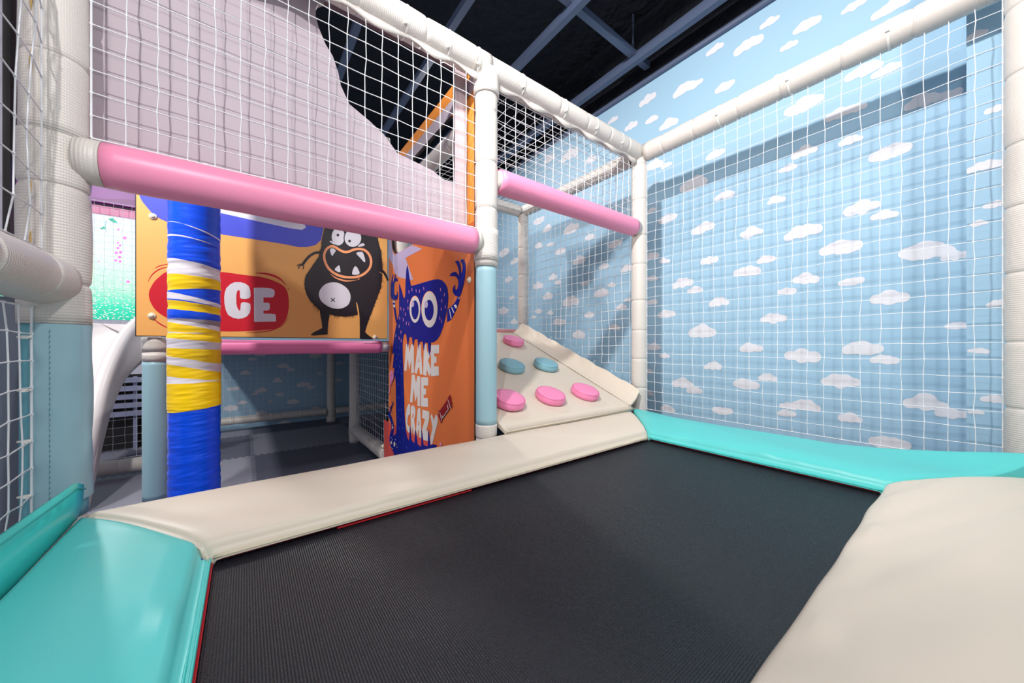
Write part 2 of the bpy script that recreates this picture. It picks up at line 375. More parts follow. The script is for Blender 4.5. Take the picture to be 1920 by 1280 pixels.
for a, c in (((X0-.03, Y0-.03), (X0+.001, Y1+.03)), ((X1+.02, Y0-.03), (X1+.03, Y1+.03)), ((X0-.03, Y1+.018), (X1+.03, Y1+.03)), ((.2, Y1+.004), (.62, Y1+.018)), ((X0-.03, Y0-.03), (X1+.03, Y0-.002))):
    mb.box((a[0], a[1], -.044), (c[0], c[1], -.040), red)
mb.build('edge_strap', tr, label='thin red strap along the bed edge')
mb = MB()
FX0, FX1, FY0, FY1 = -.33, 2.10, -.10, 1.39
for a, c in (((FX0, FY0), (FX0+.05, FY1)), ((FX1-.05, FY0), (FX1, FY1)), ((FX0+.05, FY0), (FX1-.05, FY0+.05)), ((FX0+.05, FY1-.05), (FX1-.05, FY1))):
    mb.box((a[0], a[1], -.12), (c[0], c[1], -.06), steel)
mb.build('steel_frame', tr)
for x in (FX0+.025, FX1-.025):
    for y in (FY0+.025, FY1-.025):
        mb = MB(); mb.box((x-.02, y-.02, -.6), (x+.02, y+.02, -.12), steel); mb.build('leg', tr)
def pad(label, A0, A1, B0, B1, m, mh, seed, hout=None, ns=70, nt_=36, wr=1.0):
    """A = inner edge ends, B = outer edge ends"""
    A0, A1, B0, B1 = [Vector((*p, 0)) for p in (A0, A1, B0, B1)]
    t = thing('trampoline_pad', label, 'pad', 'vinyl pads around the trampoline')
    W = ((B0+B1)/2-(A0+A1)/2).length; L = (A1-A0).length
    ds = [0, .006, .012, .018, .024, .030, .038, .05, .07]; ds = [d/W for d in ds]+[.07/W+(1-.07/W-.03)*k/(nt_-12) for k in range(1, nt_-11)]+[.98, .992, 1.0]
    ss = [0, .004, .01, .02]+[.02+.96*k/(ns-8) for k in range(1, ns-8)]+[.98, .99, .996, 1]
    P = []
    for s_ in ss:
        row = []
        for d in ds:
            p = (A0.lerp(A1, s_)).lerp(B0.lerp(B1, s_), d); dm = d*W
            prof = [(0, -.030), (.012, -.027), (.016, -.032), (.020, -.029), (.025, -.010), (.031, .001), (.038, .003), (.05, .006), (.07, .012), (.10, .016)]
            if wr > 2: prof = [(0, -.036), (.001, -.022), (.004, -.010), (.010, -.002), (.02, .003), (.04, .008), (.07, .012), (.10, .016)]
            if dm >= .1: z = .016+.008*math.sin(PI*min(1, (dm-.1)/(W-.1)))
            else:
                for (a, za), (c, zc) in zip(prof, prof[1:]):
                    if a <= dm <= c: z = za+(zc-za)*(dm-a)/(c-a); break
            if d > .97: z -= .02*((d-.97)/.03)**2
            e = min(s_, 1-s_)*L
            if e < .014: z -= .014*(1-e/.014)**2
            f = min(1, dm/.05)*min(1, e/.05)
            along = s_*L
            z += f*wr*(noise.noise(Vector((along*1.6, dm*5, seed)))*.009+noise.noise(Vector((along*3.5+dm*6, dm*2.2, seed+9)))*.006)
            if wr > 1: z += f*.009*abs(noise.noise(Vector((along*4.2+dm*7, along*.8-dm*1.2, seed+4)))); p = p+Vector((0, .005*noise.noise(Vector((along*5, 3, 3)))*max(0, 1-dm/.06), 0))
            # puckers where the filling meets the hem
            pk = max(0, noise.noise(Vector((along*11, seed*3.1, 0))))
            z += .012*pk*math.exp(-((dm-.04)/.018)**2)-.004*pk*math.exp(-((dm-.07)/.02)**2)
            if hout: z += hout(p)*max(0, (d-.55)/.45)**1.6
            row.append((p.x, p.y, z))
        P.append(row)
    mb = MB(); mb.rings([r_ for r_ in P], m, closed=False, cap=False)
    # skirt and underside
    K = len(ds); S = len(ss); edge = [(0, j) for j in range(K)]+[(i, K-1) for i in range(1, S)]+[(S-1, j) for j in range(K-2, -1, -1)]+[(i, 0) for i in range(S-2, 0, -1)]
    top = [i*K+j for i, j in edge]; low = mb.add([(mb.v[k].x, mb.v[k].y, min(-.034, mb.v[k].z-.002)) for k in top]); E = len(edge)
    for i in range(E): mb.face((top[i], top[(i+1) % E], low+(i+1) % E, low+i), m)
    mb.face([low+i for i in range(E)], m)
    mb.build('cushion', t)
    if wr > 2: return t
    # stitched hem along the inner edge
    hb = MB(); inw = ((A0+A1)/2-(B0+B1)/2).normalized(); dr = (A1-A0).normalized()
    for off in (.002, .010):
        pts = [A0.lerp(A1, k/60)-inw*off+Vector((0, 0, -.0285+.001*noise.noise(Vector((k*.4, off*99, seed))))) for k in range(61)]
        hb.tube(pts, .0022, mh, 6)
    hb.build('hem', t)
    return t
ML, MR = -.345, 2.13
MY1, MY0 = 1.415, -.13
pad('wide cream pad across the far side of the trampoline, below the pink bar', (X0, Y1), (X1, Y1), (ML, MY1), (2.07, MY1), cream, creamh, 1)
pad('teal pad along the cloud wall side, its edge curling up at the net', (X1+.002, Y1), (X1+.002, Y0), (MR-.035, MY1+.004), (MR, MY0), teal, tealh, 2, lambda p: max(0, .075*max(0, (.42-p.y)/.5)**1.5)+.02*max(0, (p.y-1.15)/.27))
pad('wrinkled cream pad in the bottom right foreground', (X1, Y0-.002), (X0, Y0-.002), (MR-.01, MY0), (ML+.01, MY0), cream, creamh, 3, None, ns=110, nt_=44, wr=2.4)
tl = pad('teal pad in the left foreground with an upright flap at the blue post', (X0-.002, Y0), (X0-.002, Y1), (ML+.002, MY0), (ML+.002, MY1-.004), teal, tealh, 4)
# upright flap of the left pad
rings = []
for k in range(31):
    f = k/30; y = -.10+(1.385+.10)*f; dz = .008*noise.noise(Vector((y*3, 1, 5)))
    xb = -.341+.006*noise.noise(Vector((y*4, 2, 2))); xt = -.352+.02*max(0, (y-.9)/.46)+.008*noise.noise(Vector((y*5, 7, 2)))
    zt = .118+dz-(.02 if k == 30 else 0); zb = .012
    rings.append([(xb, y, zb), (xb*.5+xt*.5+.004, y, (zb+zt)/2), (xt, y, zt), (xt-.007, y, zt-.002), (xb*.5+xt*.5-.005, y, (zb+zt)/2), (xb-.009, y, zb)])
mb = MB(); mb.rings(rings, mat('teal_flap_vinyl', (62, 214, 206), .36, .5), smooth=True); mb.build('flap', tl, label='upright teal flap')
mb = MB(); mb.tube([Vector(r_[2])+Vector((.002, 0, -.012)) for r_ in rings], .0018, tealh, 5); mb.build('seam', tl)
#@@FRAME
# ------------------------------------------------------------------ play frame
PX1, PX2, PX3, PY = -.402, .952, 2.254, 1.475
PYB, PYC, PYD = 2.803, 4.13, 5.46
ZT = 1.825
# posts
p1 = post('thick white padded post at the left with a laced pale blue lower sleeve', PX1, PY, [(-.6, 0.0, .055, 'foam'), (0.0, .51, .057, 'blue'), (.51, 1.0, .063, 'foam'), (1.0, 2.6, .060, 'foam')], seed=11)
sl = MB()
rings = []
for k in range(27):
    z = .045+.465*k/26; row = []; rip = .006*math.exp(-((k % 8-4)/1.6)**2)
    for q in range(15):
        an = math.radians(-113+q*(140/14)); rr = .064+.0035*noise.noise(Vector((q*.35, z*14, 2)))-(rip if q < 2 else 0)*1.0
        row.append((PX1+rr*math.cos(an), PY+rr*math.sin(an), z))
    rings.append(row)
sl.rings(rings, blues, closed=False, cap=False)
sl.build('sleeve_overlap', p1, label='overlapping pale blue sleeve edge with a stitched seam')
seam = mat('dark_stitch', (92, 140, 156), .6)
for k in range(34):
    mb = MB(); z = .055+.445*k/34
    if k == 0: st = MB()
    an = math.radians(-82); st.tube([(PX1+.0685*math.cos(an), PY+.0685*math.sin(an), z), (PX1+.0685*math.cos(an), PY+.0685*math.sin(an), z+.008)], .0007, seam, 4)
st.build('stitching', p1)
for z in (.085, .22, .345, .475):
    an = math.radians(-116); c0 = Vector((PX1+.066*math.cos(an), PY+.066*math.sin(an), z)); mb = MB()
    mb.tube([c0+Vector((-.012, -.006, 0)), c0+Vector((.012, -.012, .001))], .003, foamtie, 6); mb.box(tuple(c0+Vector((-.004, -.014, -.004))), tuple(c0+Vector((.006, -.005, .004))), foamtie); mb.build('cable_tie', p1)
# lacing slits down the white part
slit = mat('aged_foam_slit', (196, 160, 96), .7)
for z, l in ((1.55, .12), (1.33, .09), (1.16, .06), (.84, .05), (.72, .05)):
    an = math.radians(-112); mb = MB(); c0 = Vector((PX1+.0615*math.cos(an), PY+.0615*math.sin(an), z))
    mb.tube([c0-Vector((0, 0, l/2)), c0-Vector((0, 0, l/4)), c0, c0+Vector((0, 0, l/4)), c0+Vector((0, 0, l/2))], [.0004, .0022, .003, .0022, .0004], slit, 6); mb.build('lacing_slit', p1)
post('white padded post in the middle with a pale blue lower half', PX2, PY, [(-.6, .07, .053, 'foam'), (.065, .845, .052, 'blue'), (.84, 1.79, .056, 'foam'), (.87, 1.02, .060, 'collar'), (1.68, 1.80, .063, 'collar')], seed=21)
post('white padded post at the corner beside the cloud wall', PX3, PY, [(-.6, 1.79, .055, 'foam')], seed=31)
post('big white padded post cut by the right edge of the photo', PX3, -.108, [(-.6, 2.3, .058, 'foam')], seed=41)
post('thin looking white padded post at the top of the climbing ramp', PX3, PYB, [(-.6, 1.80, .055, 'foam')], seed=51)
post('pale blue padded post under the left end of the yellow monster board', PX1, PYB, [(-.6, -.40, .055, 'foam'), (-.405, .37, .057, 'blue'), (.365, .42, .058, 'collar'), (.42, .50, .058, 'collar')], seed=61)
post('white padded post half way back under the play deck', PX2, PYC, [(-.6, .40, .053, 'foam'), (-.5, -.36, .058, 'collar')], seed=71)
post('white padded post in front of the dark blue back wall', PX2, PYD, [(-.6, .40, .053, 'foam'), (-.6, -.52, .062, 'collar')], seed=81)
post('hidden padded post at the corner behind both monster boards', PX2+.05, PYB+.005, [(-.6, 1.62, .05, 'foam')], seed=91)
# top beams
beam('white padded top beam running across above the lilac board', (PX1+.06, PY, ZT), (PX2-.0, PY, ZT), .061, ties=(.68, .83, .95), head=(-.2, -1, -.8), seed=5)
beam('white padded top beam between the middle post and the corner post', (PX2+.002, PY, ZT-.002), (PX3+.05, PY, ZT-.002), .060, ties=(.15, .38, .58, .77), head=(-.2, -1, -.6), seed=6)
beam('long white padded top beam along the cloud wall to the right edge', (PX3, PY-.062, ZT-.01), (PX3, -.05, ZT-.01), .060, ties=(.33, .56, .8), head=(-1, 0, -.2), seed=7)
beam('white padded top beam above the ramp side net', (PX3, PY+.062, ZT-.01), (PX3, PYB+.05, ZT-.01), .055, ties=(.3, .7), head=(-1, 0, -.2), seed=8)
beam('white padded top beam across the back of the ramp bay', (PX3-.058, PYB, ZT-.015), (PX2+.12, PYB, ZT-.015), .052, seed=9)
beam('white padded beam behind the cut-out of the orange board', (PX2+.055, PY+.065, 1.69), (PX2+.055, PYB-.06, 1.69), .05, seed=10)
beam('short white padded beam end high behind the lilac board', (.42, PYB+.02, 2.03), (.90, PYB+.02, 2.03), .06, seed=12)
beam('white padded side beam entering from the left edge', (PX1-.005, PY-.04, .622), (PX1-.005, -.12, .622), .062, ties=(.3,), head=(1, 0, .2), seed=13)
for q, (xa, xb_) in enumerate(((PX1+.1, PX2-.06), (PX2+.07, PX3-.06))):
    par = [o for o in C.objects if o.name.startswith('padded_beam')][q]; rings = []
    for k in range(61):
        x = xa+(xb_-xa)*k/60; h = .030+.012*math.sin(k*.55+q)+.008*noise.noise(Vector((x*7, 1, q)))
        rings.append([(x, PY-.020, ZT-.050), (x, PY-.016+.003*math.sin(k*.8), ZT-.050-h), (x, PY-.013+.003*math.sin(k*.8), ZT-.050-h), (x, PY-.016, ZT-.050)])
    mb = MB(); mb.rings(rings, foam); mb.build('underside_strip', par)
# pink bars
def pinkbar(label, p0, p1, r, e0, e1, m=pinkv, group=None):
    t = thing('padded_bar', label, 'padded bar', group); p0, p1 = Vector(p0), Vector(p1); d = p1-p0; L = d.length
    mb = MB(); foam_geo(mb, p0, p1, r*.80, foam, seed=3, joint=9); mb.build('foam_core', t, label='white foam showing at the ends')
    mb = MB(); rings = []; K = 24; a = Vector((0, -1, 0)) if abs(d.x) > abs(d.y) else Vector((-1, 0, 0)); up = Vector((0, 0, 1)); n = 40
    for i in range(n+1):
        s_ = e0+(L-e0-e1)*i/n; f = 1-.03*(1-min(1, min(i, n-i)/1.5)); ring = []
        for k in range(K):
            an = 2*PI*k/K; rr = r*f+.002*noise.noise(Vector((s_*5, math.cos(an)*1.5, math.sin(an)*1.5)))
            rr += .0018*math.exp(-((an-PI*.45)/.12)**2)*noise.noise(Vector((s_*26, 3, 1)))
            ring.append(p0+d.normalized()*s_+(a*math.cos(an)+up*math.sin(an))*rr)
        rings.append(ring)
    mb.rings(rings, m); mb.build('vinyl_sleeve', t, label='pink vinyl sleeve')
    return t
pb = pinkbar('long pink padded bar across the front of the lilac board', (PX1+.055, PY-.004, .957), (PX2-.05, PY-.004, .957), .062, .034, .03)
c_ = MB(); foam_geo(c_, (PX1+.04, PY-.004, .957), (PX1+.088, PY-.004, .957), .060, foam, seed=4, joint=9); c_.build('foam_collar', pb, label='white foam collar at the left post')
for f in (.16, .28, .40, .5, .6, .7, .8, .9):
    mb = MB(); x = PX1+.1+f*(PX2-PX1-.1); mb.box((x-.006, PY-.010, .957+.061), (x+.006, PY+.006, .957+.069), foamtie); mb.build('cable_tie', pb)
pb = pinkbar('shorter pink padded bar above the climbing ramp', (PX2+.045, PY-.004, 1.285), (PX3-.045, PY-.004, 1.285), .060, .02, .035)
c_ = MB(); foam_geo(c_, (PX3-.085, PY-.004, 1.285), (PX3-.05, PY-.004, 1.285), .05, foam, seed=4, joint=9); c_.build('foam_collar', pb)
pinkbar('thin pink padded bar beneath the yellow monster board', (PX1+.06, PYB-.01, .445), (PX2-.06, PYB-.01, .445), .047, .02, .06, pinkd)
beam('dusty pink capping bar along the top of the ramp', (PX2+.06, PYB-.062, .585), (PX3-.07, PYB-.062, .585), .028, m=mat('dusty_pink_vinyl', (206, 138, 140), .5), plain=True)
# low beams
beam('white padded floor beam in front of the dark blue back wall, left length', (PX1-.3, PYD, -.455), (PX2-.055, PYD, -.455), .046, ties=(.35, .6, .8), head=(0, -.3, 1), seed=14)
beam('white padded floor beam right of the rear post', (PX2+.055, PYD, -.455), (PX3, PYD, -.455), .046, seed=15)
beam('white padded floor beam running towards the orange board', (PX2, PYC-.05, -.46), (PX2, PYB+.20, -.46), .058, seed=16)
beam('white padded floor beam glimpsed behind the foot of the slide', (-1.5, PYC, -.505), (PX1-.1, PYC, -.505), .055, seed=17)
# nets
net('white net in front of the lilac board, above the long pink bar', (PX1+.065, PY-.01, 1.022), (1, 0, 0), (0, 0, 1), PX2-PX1-.12, .75, seed=1, sag=.014)
net('white net above the short pink bar by the middle post', (PX2+.06, PY+.004, 1.345), (1, 0, 0), (0, 0, 1), PX3-PX2-.12, .43, seed=2)
net('large white net in front of the cloud wall on the right', (PX3, PY-.06, .01), (0, -1, 0), (0, 0, 1), PY-.12+.108-.0, 1.76, seed=3, r=.0014)
def above_ramp(p): return p.z > .14+(p.y-1.40)*.407
net('white net beside the climbing ramp', (PX3-.03, PY+.06, .13), (0, 1, 0), (0, 0, 1), PYB-PY-.12, 1.64, seed=4, keep=above_ramp, border=False)
net('white net stretched flat over the climbing bay as a roof', (PX2+.11, PY+.06, ZT-.035), (1, 0, 0), (0, 1, 0), PX3-PX2-.16, PYB-PY-.12, seed=5, sag=.03)
net('white net closing the back of the climbing bay', (PX2+.12, PYB+.02, .62), (1, 0, 0), (0, 0, 1), PX3-PX2-.17, 1.14, seed=6)
net('white net beside the left post, above the side beam', (PX1+.006, PY-.100, .69), (0, -1, 0), (0, 0, 1), 1.40, 1.42, cell=.082, border=False, seed=7, jit=.012, sag=.03)
net('white net beside the left post, below the side beam', (PX1-.020, PY-.064, .02), (0, -1, 0), (0, 0, 1), 1.42, .53, seed=8, jit=.012, sag=.02)
net('fine white net standing in front of the dark back wall', (PX1, PYD-.05, -.40), (1, 0, 0), (0, 0, 1), PX2-PX1-.06, .84, seed=9, r=.0011)
net('white net under the deck next to the orange board', (PX2, PYC-.06, -.39), (0, -1, 0), (0, 0, 1), PYC-PYB-.22, .78, seed=10, r=.0014)
net('white net below the slide over the dark opening', (-1.35, PYC, -.44), (1, 0, 0), (0, 0, 1), .90, .62, seed=12, r=.0014)
#@@BOARDS
# ------------------------------------------------------------------ printed boards
orange_y = mat('yellow_orange_print', (246, 180, 100), .5, .4)
orange_m = mat('burnt_orange_print', (208, 110, 60), .6, .2)
violet = mat('violet_blue_print', (76, 86, 208), .5, .4)
redp = mat('red_print', (208, 22, 44), .5, .4)
whitep = mat('white_print', (222, 220, 228), .5, .4)
blackp = mat('black_print', (28, 24, 32), .45, .4)
peach = mat('peach_print', (250, 166, 116), .5, .4)
bluep = mat('royal_blue_print', (8, 22, 122), .6, .2)
creamp = mat('warm_white_print', (206, 200, 196), .5, .4)
lilacp = mat('lilac_print', (178, 162, 196), .5, .4)
coral = mat('coral_red_print', (196, 72, 68), .5, .4)
crimson = mat('crimson_print', (130, 8, 22), .5, .4)
pinkp = mat('pink_print', (214, 132, 180), .5, .4)
def caps(parent, pts, n):
    n = Vector(n)
    for p in pts:
        mb = MB(); a = n.orthogonal().normalized(); b = n.cross(a)
        prof = [(0, .017), (.005, .017), (.008, .013), (.008, .009), (.013, .008), (.015, .004), (.0155, .0002)]
        mb.rings([[Vector(p)+n*h+(a*math.cos(i*PI/10)+b*math.sin(i*PI/10))*r for i in range(20)] for h, r in prof], capm)
        mb.build('bolt_cap', parent, label='cream plastic bolt cap')
# --- yellow monster board, faces the trampoline, plane y = BY
BY = 2.735; EPS = .0007
bx0, bx1, bz0 = hity(253.5, 500, BY).x, hity(726.5, 500, BY).x, .505
t = thing('printed_board', 'yellow printed board with a furry black monster and the letters CE on red', 'board')
mb = MB(); mb.box((bx0, BY, bz0), (bx1, BY+.018, 1.42), black); mb.box((bx0+.004, BY-.001, bz0+.004), (bx1-.002, BY+.001, 1.418), orange_y)
layer = [2]
def PY_(pts, m, tr=lambda x, y: (x, y)):
    layer[0] += 1; mb.prism([[hity(*tr(*p), BY-.0011-.0001*layer[0]) for p in pts]], (0, 1, 0), 0, m)
def K(x, y): return (540+x*.109375, 420+y*.109375)
def E_(x, y): return (400+x*.09375, 480+y*.09375)
def D_(x, y): return (150+x*.09375, 350+y*.09375)
PY_([D_(1150, 60), D_(1190, 190)]+[D_(*p) for p in ((1240, 290), (1330, 400), (1450, 540), (1600, 640), (1830, 740))]+[(365, 430), (420, 440), (480, 449), (530, 457), (560, 463), (576, 463), (592, 459), (602, 450), (606, 430), (606, 345), (430, 320)], violet)
PY_([(395, 395), (480, 414), (540, 427), (566, 431), (574, 426), (560, 400), (420, 370)], whitep)
PY_(smooth([(279, 552), (283, 538), (295, 522), (319, 507), (365, 506), (419, 510), (456, 515), (494, 520), (522, 530), (536, 541), (541, 558), (541, 580), (535, 600), (519, 614), (491, 619), (416, 621), (360, 613), (320, 599), (295, 584), (283, 568)]), redp)
for s_, w_ in (([(290, 503), (300, 498), (319, 494)], 1.6), ([(277, 529), (285, 515), (300, 504), (319, 499.5)], 2.2), ([(285, 595), (300, 607), (320, 617)], 2.2), ([E_(830, 340), E_(1000, 345), E_(1200, 390), E_(1350, 470), E_(1470, 600)], 4), ([(459, 623), (500, 621), (528, 610), (541, 593)], 2.2), ([E_(1490, 645), E_(1515, 668)], 1.4)):
    PY_(stroke(s_, w_, len(s_) > 2), redp)
PY_([E_(*p) for p in ((230, 720), (260, 640), (340, 560), (430, 520), (540, 520), (640, 550), (710, 600), (740, 690), (745, 800), (720, 840), (640, 857), (560, 850), (535, 830), (532, 700), (520, 682), (490, 682), (470, 720), (458, 800), (460, 950), (480, 1030), (520, 1095), (540, 1070), (548, 960), (560, 935), (600, 918), (680, 930), (740, 955), (745, 1050), (730, 1130), (680, 1200), (600, 1240), (500, 1255), (400, 1235), (300, 1180), (250, 1080), (222, 950), (218, 820))], whitep)
PY_([E_(*p) for p in ((810, 640), (840, 630), (1000, 630), (1150, 645), (1210, 670), (1228, 710), (1220, 790), (1190, 822), (1120, 828), (1003, 825), (1003, 930), (1090, 930), (1125, 950), (1132, 1010), (1120, 1070), (1080, 1090), (1003, 1088), (1003, 1148), (1150, 1150), (1235, 1160), (1250, 1200), (1255, 1290), (1245, 1307), (827, 1317), (815, 1300))], whitep)
# black monster
PY_(stroke([(565, 485), (470, 492), (380, 540), (310, 610), (250, 695)], 46), blackp, K)
for s_ in ([(258, 690), (205, 688), (155, 715)], [(245, 698), (195, 725), (180, 768)], [(250, 700), (270, 735), (256, 772)]): PY_(stroke(s_, 18), blackp, K)
PY_(stroke([(1590, 770), (1660, 850), (1710, 970)], 40), blackp, K)
left = [(625, 60), (600, 180), (585, 260), (575, 330), (570, 380), (560, 440), (545, 500), (525, 560), (490, 610), (450, 670), (400, 740), (350, 810), (310, 880), (290, 950), (283, 1020), (290, 1090), (300, 1156), (340, 1246), (400, 1336), (470, 1406), (540, 1466)]
right = [(1320, 1850), (1340, 1770), (1380, 1650), (1430, 1520), (1470, 1420), (1510, 1310), (1545, 1210), (1590, 1100), (1605, 1000), (1615, 900), (1620, 780), (1615, 680), (1605, 560), (1595, 460), (1570, 380), (1545, 290), (1530, 180), (1500, 60)]
body = left+[(560, 1580), (580, 1690), (588, 1780), (530, 1810), (440, 1855), (395, 1890), (400, 1905), (450, 1910), (560, 1900), (660, 1892), (680, 1885), (682, 1800), (690, 1680), (715, 1545), (800, 1570), (900, 1580), (1000, 1582), (1100, 1570), (1210, 1545), (1225, 1640), (1232, 1780), (1230, 1950), (1250, 1975), (1400, 1978), (1460, 1975), (1455, 1955), (1380, 1905)]+right
PY_(body, blackp, K)
rf = random.Random(4)
def fur(path, sgn, n, mn=18, mx=46):
    P = smooth(path, 4, False)
    for k in range(n):
        i = rf.randrange(1, len(P)-1); p = P[i]; q = P[i+1]; dx, dy = q[0]-p[0], q[1]-p[1]; l = math.hypot(dx, dy) or 1
        nx, ny = -dy/l*sgn, dx/l*sgn; L = rf.uniform(mn, mx)
        a = (p[0]-nx*6+dx/l*5, p[1]-ny*6+dy/l*5); b_ = (p[0]-nx*6-dx/l*5, p[1]-ny*6-dy/l*5); tip = (p[0]+nx*L*.8, p[1]+ny*L*.8+L*.55)
        mb.prism([[hity(*K(*z), BY-.0011-.0001*layer[0]) for z in (a, b_, tip)]], (0, 1, 0), 0, blackp)
fur(left, 1, 70); fur(right[2:], 1, 60); fur([(725, 1545), (800, 1570), (900, 1580), (1000, 1582), (1100, 1570), (1190, 1545)], 1, 26)
fur([(430, 1370), (540, 1466)], 1, 8, 50, 80)
PY_([(1168, 1335), (1185, 1352), (1212, 1470), (1228, 1600), (1230, 1700), (1212, 1640), (1190, 1480)], orange_y, K)
PY_(stroke([(1552, 815), (1630, 860), (1680, 940), (1706, 1020)], 10, True), orange_y, K)
PY_(ell(860, 215, 112, 150), whitep, K); PY_(ell(1112, 240, 160, 165), blackp, K); PY_(ell(1112, 240, 143, 150), whitep, K)
PY_(ell(855, 188, 24, 24, 14), blackp, K); PY_(ell(1055, 290, 24, 24, 14), blackp, K)
PY_([(712, 292), (740, 285), (790, 325), (808, 352), (770, 340), (730, 315)], whitep, K)
PY_([(1195, 390), (1210, 365), (1250, 335), (1290, 328), (1317, 345), (1305, 370), (1260, 383)], whitep, K)
mo = [(740, 380), (660, 430), (620, 530), (635, 640), (690, 750), (790, 840), (920, 895), (1060, 912), (1200, 900), (1320, 840), (1400, 750), (1425, 640), (1395, 530), (1320, 450), (1220, 425), (1120, 440), (1040, 472), (960, 475), (880, 440), (810, 395)]
ms = smooth(mo, 5); cxm = sum(p[0] for p in ms)/len(ms); cym = sum(p[1] for p in ms)/len(ms)
def offset(ms, h):
    out = []; n = len(ms)
    for i in range(n):
        dx, dy = ms[(i+1) % n][0]-ms[i-1][0], ms[(i+1) % n][1]-ms[i-1][1]; l = math.hypot(dx, dy); out.append((ms[i][0]+dy/l*h, ms[i][1]-dx/l*h))
    return out
PY_(offset(ms, -21), peach, K); PY_(offset(ms, 21), blackp, K)
for tt in ([(725, 430), (750, 412), (800, 430), (818, 460), (790, 500), (765, 540), (745, 530), (722, 470)], [(1172, 500), (1200, 480), (1260, 475), (1290, 500), (1320, 600), (1322, 645), (1300, 648), (1250, 590), (1190, 530)], [(803, 770), (850, 720), (875, 708), (890, 740), (898, 815), (870, 823), (820, 800)], [(1100, 850), (1110, 790), (1140, 730), (1158, 722), (1190, 750), (1225, 820), (1222, 850), (1180, 868), (1120, 868)]):
    PY_(smooth(tt, 3), whitep, K)
PY_(stroke([(725, 845), (800, 910), (920, 958), (1040, 974), (1190, 955)], 26, True), peach, K); PY_(stroke([(1195, 948), (1228, 938)], 12), peach, K)
PY_(smooth([(530, 1190), (560, 1110), (640, 1030), (760, 998), (880, 1015), (1000, 1090), (1060, 1180), (1072, 1270), (1040, 1370), (960, 1430), (850, 1452), (720, 1425), (600, 1350), (545, 1270)], 4), whitep, K)
PY_(stroke([(735, 1268), (805, 1331)], 15), blackp, K); PY_(stroke([(802, 1268), (735, 1328)], 15), blackp, K)
mb.build('printed_panel', t)
caps(t, [hity(287, 406, BY), hity(285, 592, BY), hity(703, 632, BY)], (0, -1, 0))
# --- burnt orange board beside the middle post, plane x = BX, faces left
BX = .92
t = thing('printed_board', 'tall burnt orange board with a blue monster and the words MAKE ME CRAZY', 'board')
def rrect(y0, z0, y1, z1, r, n=6):
    out = []
    for cy, cz, a0 in ((y1-r, z1-r, 0), (y0+r, z1-r, 90), (y0+r, z0+r, 180), (y1-r, z0+r, 270)):
        for i in range(n+1):
            a = math.radians(a0+90*i/n); out.append((cy+r*math.cos(a), cz+r*math.sin(a)))
    return out
hole = rrect(1.70, 1.155, 2.79, 1.745, .12)
ya, yb, za, zb = 1.536, 2.868, -.6, 1.90
mb = MB()
mb.prism([[(BX, ya, za), (BX, yb, za), (BX, yb, zb), (BX, ya, zb)], [(BX, y, z) for y, z in hole]], (1, 0, 0), .02, orange_m, black)
lx = [0]
def PX_(pts, m, k=0):
    lx[0] += 1; mb.prism([[hitx(720+x*.09375, 440+100*k+y*.09375, BX-.0009-.00006*lx[0]) for x, y in pts]], (-1, 0, 0), 0, m)
# lilac band along the top under the orange edge, lighter orange edge
mb.box((BX-.0008, ya, 1.825), (BX, yb, zb), mat('bright_orange_print', (244, 150, 62), .5)); mb.box((BX-.0008, ya+.0, 1.745), (BX, yb, 1.825), lilac)
mb.box((BX-.0006, ya, 1.08), (BX, 1.69, 1.745), MATS['bright_orange_print'])
PX_([(0, 490), (120, 560), (240, 620), (440, 730), (900, 930), (1050, 1010), (1200, 1200), (900, 1700), (0, 1900)], coral, 3)
PX_([(95, 0), (140, 0), (150, 180), (160, 250), (178, 340), (205, 405), (480, 250), (560, 205), (760, 285), (430, 460), (585, 905), (515, 890), (400, 875), (280, 840), (210, 750), (180, 600), (160, 570), (110, 480), (95, 420)], lilacp, 0)
for L_ in ([(440, 50), (490, 45), (515, 220), (540, 60), (598, 60), (600, 630), (545, 640), (545, 380), (505, 575), (475, 330), (450, 595), (405, 575)],
           [(660, 200), (680, 60), (735, 65), (768, 655), (722, 658), (705, 520), (685, 520), (655, 650), (610, 620)],
           [(795, 170), (815, 50), (850, 55), (865, 240), (900, 120), (938, 250), (880, 380), (942, 560), (936, 640), (905, 695), (855, 560), (850, 690), (782, 665)],
           [(940, 75), (1103, 65), (1100, 235), (1005, 240), (1005, 300), (1050, 300), (1050, 425), (1003, 430), (1003, 500), (1092, 492), (1100, 680), (940, 695)],
           [(555, 665), (615, 660), (640, 830), (665, 685), (725, 700), (723, 1292), (670, 1290), (665, 1060), (625, 1210), (595, 940), (568, 1225), (520, 1205)],
           [(740, 715), (885, 718), (885, 880), (795, 880), (795, 940), (842, 940), (838, 1060), (795, 1065), (795, 1130), (875, 1130), (882, 1310), (738, 1300)]): PX_(L_, creamp, 2)
PX_([(685, 415), (698, 310), (705, 415)], orange_m, 2)
for L_ in ([(520, 185), (522, 390), (490, 400), (470, 480), (470, 580), (490, 630), (515, 620), (515, 760), (490, 755), (455, 690), (435, 560), (435, 400), (455, 260), (490, 185)],
           [(535, 240), (570, 205), (610, 230), (630, 300), (628, 400), (600, 500), (628, 690), (600, 810), (570, 640), (562, 800), (535, 640)],
           [(670, 300), (700, 255), (725, 260), (745, 640), (745, 860), (705, 855), (700, 710), (685, 710), (665, 830), (640, 690)],
           [(770, 295), (905, 335), (905, 480), (845, 720), (880, 715), (878, 925), (785, 900), (760, 700), (820, 490), (762, 460)],
           [(930, 430), (955, 370), (995, 510), (1040, 380), (1078, 460), (1078, 530), (965, 980), (935, 1000), (925, 870), (970, 660)]): PX_(L_, creamp, 3)
